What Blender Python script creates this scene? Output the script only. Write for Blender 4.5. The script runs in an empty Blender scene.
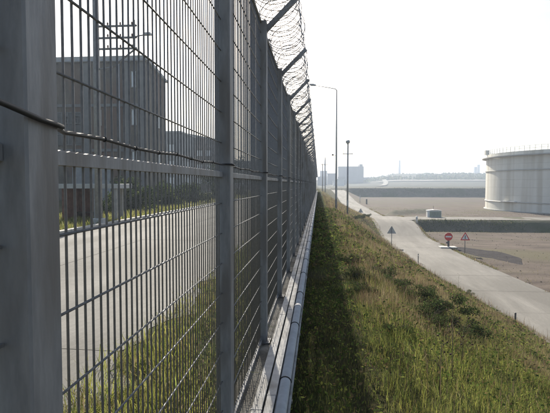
import bpy, bmesh, math, random
import numpy as np
from mathutils import Vector, Matrix, noise as mnoise

random.seed(7)
R = math.radians
scene = bpy.context.scene
COL = scene.collection

# ------------------------------------------------------------------ camera
CAM_Z = 1.96
cam_d = bpy.data.cameras.new("camera")
cam = bpy.data.objects.new("camera", cam_d)
COL.objects.link(cam)
cam.location = (0, 0, CAM_Z)
cam_d.sensor_width = 36.0
cam_d.lens = 36.0 * 500 / 550
cam_d.clip_start = 0.02
cam_d.clip_end = 9000
cam.rotation_euler = (R(90 - 2.577), 0, R(4.966))
scene.camera = cam

# ------------------------------------------------------------------ light
SUN_AZ, SUN_EL = R(10.5), R(32)          # azimuth west of +Y
sun_vec = Vector((-math.sin(SUN_AZ) * math.cos(SUN_EL), math.cos(SUN_AZ) * math.cos(SUN_EL), math.sin(SUN_EL)))
world = bpy.data.worlds.new("World")
scene.world = world
world.use_nodes = True
wn = world.node_tree
wn.nodes.clear()
wo = wn.nodes.new("ShaderNodeOutputWorld")
wb = wn.nodes.new("ShaderNodeBackground")
ws = wn.nodes.new("ShaderNodeTexSky")
ws.sky_type = 'NISHITA'
ws.sun_disc = False
ws.sun_elevation = SUN_EL
ws.sun_rotation = -SUN_AZ
ws.altitude = 0
ws.air_density = 1.0
ws.dust_density = 2.3
ws.ozone_density = 1.0
wb.inputs[1].default_value = 0.075
# thin high cloud: a soft veil of slightly different brightness over the sky
wtc = wn.nodes.new("ShaderNodeTexCoord")
wmp = wn.nodes.new("ShaderNodeMapping")
wmp.inputs['Scale'].default_value = (1.6, 1.6, 9.0)
wns = wn.nodes.new("ShaderNodeTexNoise")
wns.inputs['Scale'].default_value = 1.7
wns.inputs['Detail'].default_value = 7
wns.inputs['Roughness'].default_value = .55
wrp = wn.nodes.new("ShaderNodeMapRange")
wrp.inputs['From Min'].default_value = .42
wrp.inputs['From Max'].default_value = .70
wmx = wn.nodes.new("ShaderNodeMix")
wmx.data_type = 'RGBA'
wmx.inputs['B'].default_value = (5.0, 5.4, 5.9, 1)
wsc = wn.nodes.new("ShaderNodeMath")
wsc.operation = 'MULTIPLY'
wsc.inputs[1].default_value = .4
wn.links.new(wtc.outputs['Generated'], wmp.inputs['Vector'])
wn.links.new(wmp.outputs[0], wns.inputs['Vector'])
wn.links.new(wns.outputs['Fac'], wrp.inputs['Value'])
wn.links.new(wrp.outputs[0], wsc.inputs[0])
wn.links.new(wsc.outputs[0], wmx.inputs['Factor'])
wn.links.new(ws.outputs[0], wmx.inputs['A'])
wn.links.new(wmx.outputs['Result'], wb.inputs[0])
wn.links.new(wb.outputs[0], wo.inputs[0])
sl = bpy.data.lights.new("sun", 'SUN')
sl.energy = 4.9
sl.angle = R(0.6)
sl.color = (1.0, 0.92, 0.79)
so = bpy.data.objects.new("sun", sl)
COL.objects.link(so)
so.rotation_euler = sun_vec.to_track_quat('Z', 'Y').to_euler()
so.location = sun_vec * 200
scene.view_settings.view_transform = 'Standard'
scene.view_settings.look = 'None'
scene.view_settings.gamma = 1.0
scene.view_settings.exposure = 0.92
scene.render.engine = 'CYCLES'
scene.cycles.max_bounces = 6
scene.cycles.transparent_max_bounces = 8
scene.cycles.volume_bounces = 0
scene.cycles.use_denoising = True

# ------------------------------------------------------------------ materials
def new_mat(name):
    m = bpy.data.materials.new(name)
    m.use_nodes = True
    nt = m.node_tree
    b = nt.nodes.get("Principled BSDF")
    return m, nt, b

def mat(name, c1, c2=None, scale=4.0, rough=0.7, metal=0.0, bump=0.0, bscale=None, c3=None, scale3=0.6,
        stretch=None, spec=0.5, detail=6.0, lo=0.35, hi=0.65):
    """noise mix of two (three) colours, with relief; object or world position drives the noise"""
    m, nt, b = new_mat(name)
    b.inputs['Roughness'].default_value = rough
    b.inputs['Metallic'].default_value = metal
    b.inputs['Specular IOR Level'].default_value = spec
    geo = nt.nodes.new("ShaderNodeNewGeometry")
    mp = nt.nodes.new("ShaderNodeMapping")
    if stretch:
        mp.inputs['Scale'].default_value = stretch
    nt.links.new(geo.outputs['Position'], mp.inputs['Vector'])
    if c2 is None:
        b.inputs['Base Color'].default_value = (*c1, 1)
    else:
        n = nt.nodes.new("ShaderNodeTexNoise")
        n.inputs['Scale'].default_value = scale
        n.inputs['Detail'].default_value = detail
        n.inputs['Roughness'].default_value = 0.65
        nt.links.new(mp.outputs[0], n.inputs['Vector'])
        r = nt.nodes.new("ShaderNodeValToRGB")
        r.color_ramp.elements[0].position = lo
        r.color_ramp.elements[1].position = hi
        r.color_ramp.elements[0].color = (*c1, 1)
        r.color_ramp.elements[1].color = (*c2, 1)
        nt.links.new(n.outputs['Fac'], r.inputs[0])
        out = r.outputs[0]
        if c3 is not None:
            n3 = nt.nodes.new("ShaderNodeTexNoise")
            n3.inputs['Scale'].default_value = scale3
            n3.inputs['Detail'].default_value = 5
            nt.links.new(mp.outputs[0], n3.inputs['Vector'])
            r3 = nt.nodes.new("ShaderNodeMapRange")
            r3.inputs['From Min'].default_value = 0.48
            r3.inputs['From Max'].default_value = 0.62
            nt.links.new(n3.outputs['Fac'], r3.inputs['Value'])
            mx = nt.nodes.new("ShaderNodeMix")
            mx.data_type = 'RGBA'
            nt.links.new(r3.outputs[0], mx.inputs['Factor'])
            nt.links.new(out, mx.inputs['A'])
            mx.inputs['B'].default_value = (*c3, 1)
            out = mx.outputs['Result']
        nt.links.new(out, b.inputs['Base Color'])
    if bump > 0:
        nb = nt.nodes.new("ShaderNodeTexNoise")
        nb.inputs['Scale'].default_value = bscale or scale * 3
        nb.inputs['Detail'].default_value = 6
        nt.links.new(mp.outputs[0], nb.inputs['Vector'])
        bp = nt.nodes.new("ShaderNodeBump")
        bp.inputs['Strength'].default_value = bump
        bp.inputs['Distance'].default_value = 0.05
        nt.links.new(nb.outputs['Fac'], bp.inputs['Height'])
        nt.links.new(bp.outputs[0], b.inputs['Normal'])
    return m

def leaf_mat(name, attr="tint", trans=0.52, gain=1.0):
    m, nt, b = new_mat(name)
    nt.nodes.remove(b)
    o = nt.nodes.get("Material Output")
    a = nt.nodes.new("ShaderNodeAttribute")
    a.attribute_name = attr
    d = nt.nodes.new("ShaderNodeBsdfDiffuse")
    t = nt.nodes.new("ShaderNodeBsdfTranslucent")
    mx = nt.nodes.new("ShaderNodeMixShader")
    mx.inputs[0].default_value = trans
    nt.links.new(a.outputs['Color'], d.inputs['Color'])
    nt.links.new(a.outputs['Color'], t.inputs['Color'])
    nt.links.new(d.outputs[0], mx.inputs[1])
    nt.links.new(t.outputs[0], mx.inputs[2])
    nt.links.new(mx.outputs[0], o.inputs[0])
    return m

M = {}
M['galv'] = mat("galvanised_steel", (.20, .202, .205), (.28, .28, .28), 26, .6, .2, .06, 60, c3=(.17, .16, .15), scale3=6, stretch=(1, 1, .22))
M['wire'] = mat("wire_steel", (.15, .147, .142), (.21, .206, .20), 40, .5, .3)
M['razor'] = mat("razor_steel", (.22, .22, .23), (.32, .32, .32), 30, .45, .5)
M['rubber'] = mat("black_rubber", (.012, .012, .013), (.022, .022, .023), 30, .6)
M['tray'] = mat("tray_zinc", (.29, .29, .285), (.40, .395, .38), 9, .6, .15, .12, 40, c3=(.21, .205, .19), scale3=3)
M['pipe'] = mat("pipe_zinc", (.40, .405, .41), (.50, .505, .51), 7, .42, .3, .05, 30)
M['concrete'] = mat("coping_concrete", (.20, .19, .16), (.33, .31, .27), 7, .9, 0, .5, 35, c3=(.13, .12, .10), scale3=2.2)
M['road'] = mat("pale_concrete_road", (.115, .109, .098), (.215, .205, .185), .9, .9, 0, .5, 12, c3=(.125, .118, .105), scale3=.5, stretch=(1, .16, 1), detail=12, lo=.28, hi=.68, spec=.3)
M['yard'] = mat("yard_concrete", (.105, .104, .096), (.205, .20, .187), .9, .88, 0, .4, 14, c3=(.12, .117, .107), scale3=.5, stretch=(1, .25, 1), detail=12, lo=.28, hi=.7, spec=.3)
M['gravel'] = mat("gravel_field", (.07, .056, .048), (.145, .118, .098), .55, .95, 0, .8, 5, c3=(.105, .094, .062), scale3=.09, stretch=(.6, 1.3, 1), detail=12, lo=.3, hi=.7, spec=.08)
M['soil'] = mat("bank_soil", (.035, .032, .016), (.06, .055, .028), 3, 1.0, spec=.05, bump=.9, bscale=14, c3=(.05, .06, .022), scale3=.7)
M['verge'] = mat("verge_soil", (.06, .06, .03), (.11, .10, .05), 3, .95, 0, .8, 14, c3=(.05, .07, .02), scale3=.9, spec=.08)
M['bund'] = mat("bund_scrub", (.085, .085, .06), (.135, .125, .095), .8, .95, 0, .9, 3, c3=(.06, .075, .038), scale3=.12, spec=.08)
M['hill'] = mat("hill_scrub", (.035, .042, .028), (.075, .07, .05), .05, .95, 0, 0, c3=(.03, .038, .022), scale3=.012, spec=.08)
M['darksoil'] = mat("dark_grit", (.035, .032, .034), (.06, .055, .056), 1.5, 1.0, 0, .8, 9, spec=.05)
M['tankpaint'] = mat("tank_paint", (.66, .645, .575), (.73, .715, .645), .5, .6, 0, 0, c3=(.55, .52, .44), scale3=.45, stretch=(1, 1, .06))
M['tankrim'] = mat("tank_girder_paint", (.36, .35, .32), (.43, .42, .39), 1, .6)
M['white'] = mat("white_paint", (.70, .70, .68), (.80, .80, .78), 3, .55)
M['green'] = mat("cabinet_green", (.27, .30, .24), (.34, .37, .30), 3, .6)
M['red'] = mat("sign_red", (.55, .03, .03), (.62, .05, .05), 6, .45)
M['black'] = mat("sign_black", (.02, .02, .02), (.03, .03, .03), 6, .5)
M['signback'] = mat("sign_back_grey", (.40, .41, .41), (.50, .51, .51), 8, .5, .1)
M['darkpost'] = mat("dark_post", (.05, .05, .055), (.09, .09, .09), 6, .6)
M['hall'] = mat("hall_render", (.07, .062, .05), (.20, .175, .135), .6, .9, 0, .2, 5, c3=(.15, .09, .06), scale3=.22, stretch=(1, 1, .4))
M['hall2'] = mat("workshop_render", (.15, .15, .15), (.22, .22, .21), .3, .9, 0, .2, 5)
M['brick'] = mat("red_brown_wall", (.14, .07, .05), (.21, .11, .08), 4, .9, 0, .3, 20)
M['lintel'] = mat("pale_concrete", (.36, .36, .35), (.48, .48, .46), 2, .85, 0, .2, 15)
M['roofsheet'] = mat("roof_sheet", (.22, .23, .24), (.32, .33, .34), 1, .5, .3)
M['glass'] = mat("sky_pale_glass", (.74, .77, .78), (.82, .84, .85), .7, .15, 0, spec=.8)  # near-white colour stands in for bright sky seen through the panes
M['glassdark'] = mat("dusty_dark_glass", (.03, .033, .035), (.07, .07, .065), 1.2, .25)
M['polecon'] = mat("pole_concrete", (.25, .245, .235), (.34, .33, .31), 5, .85, 0, .3, 25)
M['lampsteel'] = mat("lamp_steel", (.28, .29, .30), (.36, .37, .38), 6, .45, .5)
M['ceramic'] = mat("insulator_brown", (.10, .05, .035), (.14, .07, .05), 5, .25)
M['far'] = mat("far_wall", (.22, .22, .23), (.30, .30, .31), .03, .9)
M['farwhite'] = mat("far_white_wall", (.62, .61, .58), (.72, .71, .68), .05, .8)
M['bark'] = mat("bark", (.06, .045, .03), (.11, .085, .06), 8, .95, 0, .6, 25)
M['leaf'] = leaf_mat("leaf_blades")
M['bushleaf'] = leaf_mat("bush_leaves", trans=.35)
M['seed'] = mat("seed_head", (.05, .03, .02), (.09, .055, .035), 30, .95)
M['stalk'] = mat("dry_stalk", (.16, .12, .06), (.22, .18, .09), 20, .9)
M['kerbst'] = mat("kerb_concrete", (.36, .35, .32), (.48, .46, .42), 5, .85, 0, .3, 25)
M['lampglass'] = mat("lamp_glass", (.55, .55, .52), (.62, .62, .6), 5, .3)

# ------------------------------------------------------------------ mesh building
class MB:
    def __init__(s):
        s.v, s.f, s.sm = [], [], []
    def add(s, vs, fs, smooth=False):
        o = len(s.v)
        s.v += [tuple(p) for p in vs]
        s.f += [tuple(i + o for i in f) for f in fs]
        s.sm += [smooth] * len(fs)
        return s
    def box(s, x0, x1, y0, y1, z0, z1, ch=0.0):
        if ch <= 0:
            vs = [(x0, y0, z0), (x1, y0, z0), (x1, y1, z0), (x0, y1, z0), (x0, y0, z1), (x1, y0, z1), (x1, y1, z1), (x0, y1, z1)]
            return s.add(vs, [(0, 3, 2, 1), (4, 5, 6, 7), (0, 1, 5, 4), (1, 2, 6, 5), (2, 3, 7, 6), (3, 0, 4, 7)])
        # chamfered vertical edges and top
        def ring(a, z):
            return [(x0 + a, y0, z), (x1 - a, y0, z), (x1, y0 + a, z), (x1, y1 - a, z), (x1 - a, y1, z), (x0 + a, y1, z), (x0, y1 - a, z), (x0, y0 + a, z)]
        top = [(min(max(p[0], x0 + ch), x1 - ch), min(max(p[1], y0 + ch), y1 - ch), z1) for p in ring(ch, z1)]
        vs = ring(ch, z0) + ring(ch, z1 - ch) + top
        fs = [tuple(range(7, -1, -1)), tuple(range(16, 24))]
        for k in (0, 8):
            for i in range(8):
                j = (i + 1) % 8
                fs.append((k + i, k + j, k + 8 + j, k + 8 + i))
        return s.add(vs, fs)
    def bar(s, p, q, w, h, up=(0, 0, 1)):
        p, q = Vector(p), Vector(q)
        d = (q - p).normalized()
        u = Vector(up)
        if abs(d.dot(u)) > .98:
            u = Vector((0, 1, 0))
        a = d.cross(u).normalized() * (w / 2)
        b = a.cross(d).normalized() * (h / 2)
        vs = [p - a - b, p + a - b, p + a + b, p - a + b, q - a - b, q + a - b, q + a + b, q - a + b]
        return s.add(vs, [(0, 1, 2, 3), (7, 6, 5, 4), (0, 4, 5, 1), (1, 5, 6, 2), (2, 6, 7, 3), (3, 7, 4, 0)])
    def tube(s, pts, r, n=8, cap=True, closed=False):
        pts = [Vector(p) for p in pts]
        rs = r if isinstance(r, (list, tuple)) else [r] * len(pts)
        vs, fs = [], []
        m = len(pts)
        d0 = (pts[1] - pts[0]).normalized()
        a = d0.orthogonal().normalized()
        for i, p in enumerate(pts):
            if closed:
                d = (pts[(i + 1) % m] - pts[i - 1]).normalized()
            else:
                d = (pts[min(i + 1, m - 1)] - pts[max(i - 1, 0)]).normalized()
            a = (a - d * a.dot(d)).normalized()
            b = d.cross(a)
            for k in range(n):
                t = 2 * math.pi * k / n
                vs.append(p + (a * math.cos(t) + b * math.sin(t)) * rs[i])
        for i in range(m if closed else m - 1):
            j = (i + 1) % m
            for k in range(n):
                l = (k + 1) % n
                fs.append((i * n + k, i * n + l, j * n + l, j * n + k))
        s.add(vs, fs, True)
        if cap and not closed:
            o = len(s.v) - len(vs)
            s.f.append(tuple(o + k for k in range(n - 1, -1, -1)))
            s.f.append(tuple(o + (m - 1) * n + k for k in range(n)))
            s.sm += [False, False]
        return s
    def prism(s, poly, axis, a, b):
        """extrude a 2-D outline along axis ('x': poly is (y,z); 'y': poly is (x,z); 'z': poly is (x,y))"""
        def P(u, w, t):
            return {'x': (t, u, w), 'y': (u, t, w), 'z': (u, w, t)}[axis]
        n = len(poly)
        vs = [P(u, w, a) for u, w in poly] + [P(u, w, b) for u, w in poly]
        fs = [tuple(range(n - 1, -1, -1)), tuple(range(n, 2 * n))]
        for i in range(n):
            j = (i + 1) % n
            fs.append((i, j, n + j, n + i))
        return s.add(vs, fs)
    def mesh(s, name, m):
        me = bpy.data.meshes.new(name)
        me.from_pydata(s.v, [], s.f)
        bm = bmesh.new()
        bm.from_mesh(me)
        bmesh.ops.recalc_face_normals(bm, faces=bm.faces)
        bm.to_mesh(me)
        bm.free()
        me.polygons.foreach_set("use_smooth", s.sm)
        me.materials.append(M[m] if isinstance(m, str) else m)
        me.update()
        return me
    def build(s, name, m, parent=None, loc=None):
        return link(name, s.mesh(name, m), parent, loc)

def link(name, me, parent=None, loc=None):
    o = bpy.data.objects.new(name, me)
    COL.objects.link(o)
    if parent is not None:
        o.parent = parent
    if loc is not None:
        o.location = loc
    return o

def tag(o, label=None, cat=None, group=None, kind=None):
    if label: o['label'] = label
    if cat: o['category'] = cat
    if group: o['group'] = group
    if kind: o['kind'] = kind
    return o

def thing(name, label, cat, loc=(0, 0, 0), rz=0.0, group=None):
    o = bpy.data.objects.new(name, None)
    o.empty_display_size = .2
    COL.objects.link(o)
    o.location = loc
    o.rotation_euler = (0, 0, rz)
    return tag(o, label, cat, group)

def kids(o):
    return [c for c in bpy.data.objects if c.parent == o]

def copy_tree(o, parent=None):
    c = o.copy()
    COL.objects.link(c)
    c.parent = parent
    for ch in kids(o):
        copy_tree(ch, c)
    return c

# ------------------------------------------------------------------ terrain
def sst(a, b, t):
    t = np.clip((t - a) / (b - a), 0, 1)
    return t * t * (3 - 2 * t)

def vnoise(x, y, seed=0):
    """smooth value noise on arrays"""
    xi, yi = np.floor(x).astype(np.int64), np.floor(y).astype(np.int64)
    fx, fy = x - xi, y - yi
    fx, fy = fx * fx * (3 - 2 * fx), fy * fy * (3 - 2 * fy)
    def h(a, b):
        n = (a * 374761393 + b * 668265263 + seed * 974711) & 0x7fffffff
        n = ((n ^ (n >> 13)) * 1274126177) & 0x7fffffff
        return ((n ^ (n >> 16)) & 0xffff) / 65535.0
    return (h(xi, yi) * (1 - fx) + h(xi + 1, yi) * fx) * (1 - fy) + (h(xi, yi + 1) * (1 - fx) + h(xi + 1, yi + 1) * fx) * fy - .5

def fbm(x, y, seed=0, o=4):
    t, a = 0, 1.0
    for k in range(o):
        t = t + a * vnoise(x * 2 ** k, y * 2 ** k, seed + k)
        a *= .5
    return t

ROAD_Z = -4.34
BUND_Z = -2.94
def foot(y):                                 # x of the foot of the bank
    return 7.45 + 1.6 * (1 - sst(17, 42, y)) - 1.2 * sst(180, 270, y)

def road_z(y):
    return ROAD_Z + 1.3 * sst(58, 70, y) * (1 - sst(76, 98, y)) + 3.6 * sst(150, 265, y)

def ground_z(x, y, rough=True):
    x, y = np.asarray(x, float), np.asarray(y, float)
    left = -.15 + 0 * x
    f = foot(y)
    rz = road_z(y)
    t = np.clip((x - 1.35) / (f - 1.35), 0, 1)
    s = .82 * t + .18 * t * t * (3 - 2 * t)
    bank = -.33 + (rz + .33) * s
    fld = ROAD_Z + 0 * x
    wroad = sst(14.2, 13.2, x)                # the road shelf keeps the road level
    fld = fld + (rz - ROAD_Z) * (1 - np.clip((x - 13.0) / (.6 + 6 * sst(150, 180, y)), 0, 1))
    # first bund
    prof = np.interp(y, [67.6, 69.6, 76.0, 78.4], [0, 1, 1, 0])
    fld = np.maximum(fld, ROAD_Z + (BUND_Z - ROAD_Z) * prof * sst(12.6, 13.3, x) * sst(260, 240, x))
    # low berm beside the main road
    d = np.abs(y - (103 + (x - 13) * .85))
    fld = fld + np.clip(1.15 - d / 3.0, 0, 1.0) * .95 * sst(13.6, 15.5, x) * sst(27, 23, x)
    # far bund and the land beyond
    fb = np.interp(y, [243, 248, 256], [0, 1, 1])
    land = np.maximum(fld, ROAD_Z + (-.04 - ROAD_Z) * fb)
    land = np.where(y > 246, np.maximum(land, land * 0 + ROAD_Z + (-.04 - ROAD_Z) * fb), land)
    right = np.where(x < f, bank, land)
    z = np.where(x < -.55, left, right)
    hp = .42 + .55 * sst(60, 150, x * 900 / np.maximum(y, 300)) - .25 * sst(330, 520, x * 900 / np.maximum(y, 300))
    hill = 19.0 * sst(430, 900, y) * hp + (2.2 * fbm(x / 38, y / 60, 5) + 1.5 * fbm(x / 11, y / 30, 9)) * sst(500, 800, y)
    z = z + hill
    if rough:
        b = np.where((x > -.4) & (x < f) & (y < 140), 1.0, 0)
        z = z + b * (.13 * fbm(x * .7, y * .7, 1) + .05 * fbm(x * 2.3, y * 2.3, 2)) * sst(-.4, .2, x)
        g = np.where((x > 14) & (y < 250), 1.0, 0)
        z = z + g * .10 * fbm(x * .25, y * .25, 3)
    return z

def axis(breaks):
    out = []
    for (a, b, n) in breaks:
        out += list(np.linspace(a, b, n, endpoint=False))
    out.append(breaks[-1][1])
    return np.array(out)

gx = axis([(-2400, -400, 12), (-400, -60, 14), (-60, -11, 12), (-11, -.8, 8), (-.8, -.56, 1), (-.56, -.54, 1), (-.54, 1.3, 9), (1.3, 9.4, 34), (9.4, 12.6, 5),
           (12.6, 16, 10), (16, 40, 30), (40, 120, 40), (120, 500, 70), (500, 2400, 30)])
gy = axis([(-40, 0, 8), (0, 30, 62), (30, 67.6, 46), (67.6, 69.6, 3), (69.6, 76, 4), (76, 78.4, 3), (78.4, 140, 40), (140, 243, 40), (243, 248, 3),
           (248, 256, 3), (256, 430, 24), (430, 1100, 80), (1100, 2400, 14)])
X, Y = np.meshgrid(gx, gy)
Z = ground_z(X, Y)
nx, ny = len(gx), len(gy)
idx = np.arange(nx * ny).reshape(ny, nx)
quads = np.stack([idx[:-1, :-1], idx[:-1, 1:], idx[1:, 1:], idx[1:, :-1]], -1).reshape(-1, 4)

def np_mesh(name, verts, faces, mats, mi=None, smooth=True):
    me = bpy.data.meshes.new(name)
    nf, k = faces.shape
    me.vertices.add(len(verts))
    me.vertices.foreach_set("co", np.ascontiguousarray(verts, np.float32).ravel())
    me.loops.add(nf * k)
    me.loops.foreach_set("vertex_index", np.ascontiguousarray(faces, np.int32).ravel())
    me.polygons.add(nf)
    me.polygons.foreach_set("loop_start", np.arange(0, nf * k, k, dtype=np.int32))
    me.polygons.foreach_set("loop_total", np.full(nf, k, np.int32))
    for m in mats:
        me.materials.append(M[m])
    if mi is not None:
        me.polygons.foreach_set("material_index", np.ascontiguousarray(mi, np.int32))
    me.polygons.foreach_set("use_smooth", np.full(nf, smooth))
    me.update(calc_edges=True)
    me.validate()
    return me

fx = (X[:-1, :-1] + X[1:, 1:]).ravel() / 2
fy = (Y[:-1, :-1] + Y[1:, 1:]).ravel() / 2
mi = np.full(len(quads), 1)                                  # gravel field
mi[fx < foot(fy)] = 0                                        # bank soil
mi[(fx < -.55)] = 2                                          # inside verge
mi[(fx > 12.6) & (fy > 67.6) & (fy < 78.4)] = 3              # bund
mi[(fx > 13.6) & (fx < 27) & (np.abs(fy - (103 + (fx - 13) * .85)) < 3.2)] = 3
mi[(fx > 6) & (fy > 243) & (fy < 256)] = 3
mi[(fy > 256)] = 4
g = link("ground", np_mesh("ground", np.stack([X.ravel(), Y.ravel(), Z.ravel()], -1), quads, ['soil', 'gravel', 'verge', 'bund', 'hill'], mi))
tag(g, kind='structure')

def sheet(name, m, us, vs, f, kind='structure'):
    """sheet laid on the terrain: f(u, v) -> x, y, lift"""
    U, V = np.meshgrid(us, vs)
    x, y, l = f(U, V)
    z = l
    n, k = U.shape
    ii = np.arange(n * k).reshape(n, k)
    q = np.stack([ii[:-1, :-1], ii[:-1, 1:], ii[1:, 1:], ii[1:, :-1]], -1).reshape(-1, 4)
    o = link(name, np_mesh(name, np.stack([x.ravel(), y.ravel(), z.ravel()], -1), q, [m]))
    return tag(o, kind=kind) if kind else o

# main concrete road below the bank: slabs are told apart by thin joints
def road_right(y):
    return 12.75 + .9 * (1 - sst(20, 46, y)) - 0.6 * sst(180, 270, y)
def bend(y):
    return -.00012 * np.maximum(y - 285, 0) ** 2
def road_f(u, v):
    return (foot(v) - .25 + (road_right(v) - foot(v) + .25) * u + bend(v), v, road_z(v) + .03 + .02 * np.sin(math.pi * u))
road = thing("road", None, None)
road['kind'] = 'structure'
yq = -30.0
while yq < 130:
    o = sheet("road_slab", 'road', np.linspace(0, 1, 8), np.linspace(yq + .007, yq + 4.993, 5), lambda u, v: road_f(u, v)[:2] + (road_f(u, v)[2] + random.uniform(-.006, .006),), None)
    o.parent = road
    yq += 5
o = sheet("far_road", 'road', np.linspace(0, 1, 10), axis([(130, 150, 6), (150, 270, 40), (270, 420, 12)]), road_f, None)
o.parent = road
sheet("service_road", 'road', axis([(13.35, 20, 10), (20, 120, 20)]), np.linspace(69.9, 75.9, 5), lambda u, v: (u, v, BUND_Z + .03 + 0 * u))
sheet("road_junction", 'road', np.linspace(0, 1, 8), np.linspace(69.8, 76.0, 8),
      lambda u, v: (12.3 + 1.05 * u, v, (road_z(v) + .035) * (1 - u) + (BUND_Z + .03) * u))
sheet("embankment_track", 'lintel', axis([(5.0, 120, 30)]), np.linspace(249, 254, 3), lambda u, v: (u, v, -.04 + .05 + 0 * u))
sheet("far_track", 'road', axis([(70, 240, 40)]), np.linspace(590, 612, 4), lambda u, v: (u, v, ground_z(u, v, False) + .8))
sheet("hill_track", 'road', np.linspace(0, 1, 4), np.linspace(400, 760, 40),
      lambda u, v: (44 + (v - 400) * .14 + 5 * np.sin((v - 400) / 90) + u * 5, v, ground_z(44 + (v - 400) * .14 + 5 * np.sin((v - 400) / 90) + u * 5, v, False) + .8))
# dark grit washed along the road edge
GU = np.linspace(0, 1, 40)
def grit(u, v):
    x = 12.95 + 4.0 * u + 1.2 * v * np.sin(math.pi * u) ** .7
    lo = 50.6 - 10.0 * u + 2.6 * u * u
    y = lo + (v - .62) * 7.6 * np.sin(math.pi * np.clip(u * .96 + .04, 0, 1)) ** .8 * (1 + .25 * np.sin(u * 11))
    return x, y, ground_z(x, y) + .03 - .05 * (np.abs(v - .5) * 2) ** 10 - .05 * (np.abs(u - .5) * 2) ** 24
sheet("grit_patch", 'darksoil', GU, np.linspace(0, 1, 12), grit)
# the road inside the fence and its far kerb
def yard_f(u, v):
    return (u + np.where(u > -2.3, .22 * np.sin(v * 1.7) + .15 * np.sin(v * 4.1), 0), v, -.15 + .008 + .04 * np.sin((u + 10.8) / 8.5 * math.pi))
yard = thing("yard_road", None, None)
yard['kind'] = 'structure'
for (u0, u1) in ((-10.75, -6.506), (-6.494, -2.25)):
    for q in range(-3, 14):
        dz_ = random.uniform(-.004, .004)
        o = sheet("yard_slab", 'yard', np.linspace(u0, u1, 8), np.linspace(q * 6 + .005, q * 6 + 5.995, 13), lambda u, v: yard_f(u, v)[:2] + (yard_f(u, v)[2] + dz_,), None)
        o.parent = yard
o = sheet("far_yard", 'yard', np.linspace(-10.75, -2.25, 12), np.linspace(84, 240, 30), yard_f, None)
o.parent = yard

kerb = thing("yard_kerb", None, None)
kerb['kind'] = 'structure'
kb = MB().box(-.12, .12, .01, .99, -.2, .13, .02).mesh("kerb_stone", 'kerbst')
for k in range(62):
    o = link("kerb_stone", kb, kerb, (-10.9 + random.uniform(-.012, .012), 8 + k, -.15 + random.uniform(-.012, .012)))

# ------------------------------------------------------------------ fence
FX = -.63                                   # right face of the posts
PW = .135
TOP = 3.92
Y0 = 1.17
SP = 2.5
NPAN = 58
MX = -.68
fence = thing("security_fence", "tall galvanised mesh security fence with square posts and outward barbed arms, standing on concrete coping", "fence", (MX, 0, 0))

post_me = MB().box(-.06, .052, -PW, 0, 0, TOP, .006).mesh("post", 'galv')
plate_me = MB().box(-.09, .09, -.16, .04, .004, .016).mesh("base_plate", 'galv')
arm_b = MB()
arm_b.bar((.03, -.045, TOP - .10), (.46, -.045, TOP + .33), .05, .06)
arm_me = arm_b.mesh("outrigger_arm", 'galv')
rail_me = MB().box(-.02, .02, .002, SP - PW - .002, 2.01, 2.05, .004).mesh("mid_rail", 'galv')

H = [.09 + .2165 * k for k in range(18)]
BAR_N = 43
PITCH = (SP - PW) / (BAR_N + 1)
def bar_mesh():
    return MB().tube([(0, 0, .05), (0, 0, TOP - .03)], .0042, 6).mesh("vertical_bar", 'wire')
def hw_mesh():
    return MB().tube([(.0072, .004, 0), (.0072, SP - PW - .004, 0)], .0042, 6).mesh("horizontal_wire", 'wire')
bar_me, hw_me = bar_mesh(), hw_mesh()
def edge_b():
    b = MB()
    b.box(-.016, .022, .004, SP - PW - .004, .022, .05)
    b.box(-.014, .016, .004, SP - PW - .004, TOP - .03, TOP - .006)
    return b
edge_me = MB().box(-.016, .022, .004, SP - PW - .004, .022, .05).mesh("mesh_panel", 'galv')
top_me = MB().box(-.014, .016, .004, SP - PW - .004, TOP - .03, TOP - .006).mesh("top_strip", 'galv')
full = edge_b()
for i in range(BAR_N):
    y = PITCH * (i + 1)
    full.box(-.004, .004, y - .004, y + .004, .05, TOP - .03)
for z in H:
    full.box(.0034, .0115, .004, SP - PW - .004, z - .004, z + .004)
full_me = full.mesh("mesh_panel_joined", 'wire')
for k in range(-1, NPAN + 1):
    y = Y0 + SP * k
    p = link("post", post_me, fence, (0, y, 0))
    link("base_plate", plate_me, p)
    link("outrigger_arm", arm_me, p)
    if k == NPAN:
        break
    if k < 0:
        pass
    link("mid_rail", rail_me, fence, (-.02, y, 0))
    if 0 <= k <= 3:
        pn = link("mesh_panel", edge_me, fence, (-.02, y, 0))
        link("top_strip", top_me, pn)
        for i in range(BAR_N):
            link("vertical_bar", bar_me, pn, (random.uniform(-.001, .001), PITCH * (i + 1) + random.uniform(-.0012, .0012), 0))
        for z in H:
            link("horizontal_wire", hw_me, pn, (0, 0, z))
    else:
        pn = link("mesh_panel", full_me, fence, (-.02, y, 0))
        pn['kind'] = 'stuff'

clamp_me = MB().box(-.03, .03, -.022, .022, -.03, .03, .003).tube([(.03, 0, 0), (.042, 0, 0)], .011, 6).mesh("panel_clamp", 'galv')
for p in [c for c in kids(fence) if c.name.split('.')[0] == 'post'][1:9]:
    for z in (.42, 1.42, 2.58, 3.55):
        link("panel_clamp", clamp_me, p, (-.02, .022, z))

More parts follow.
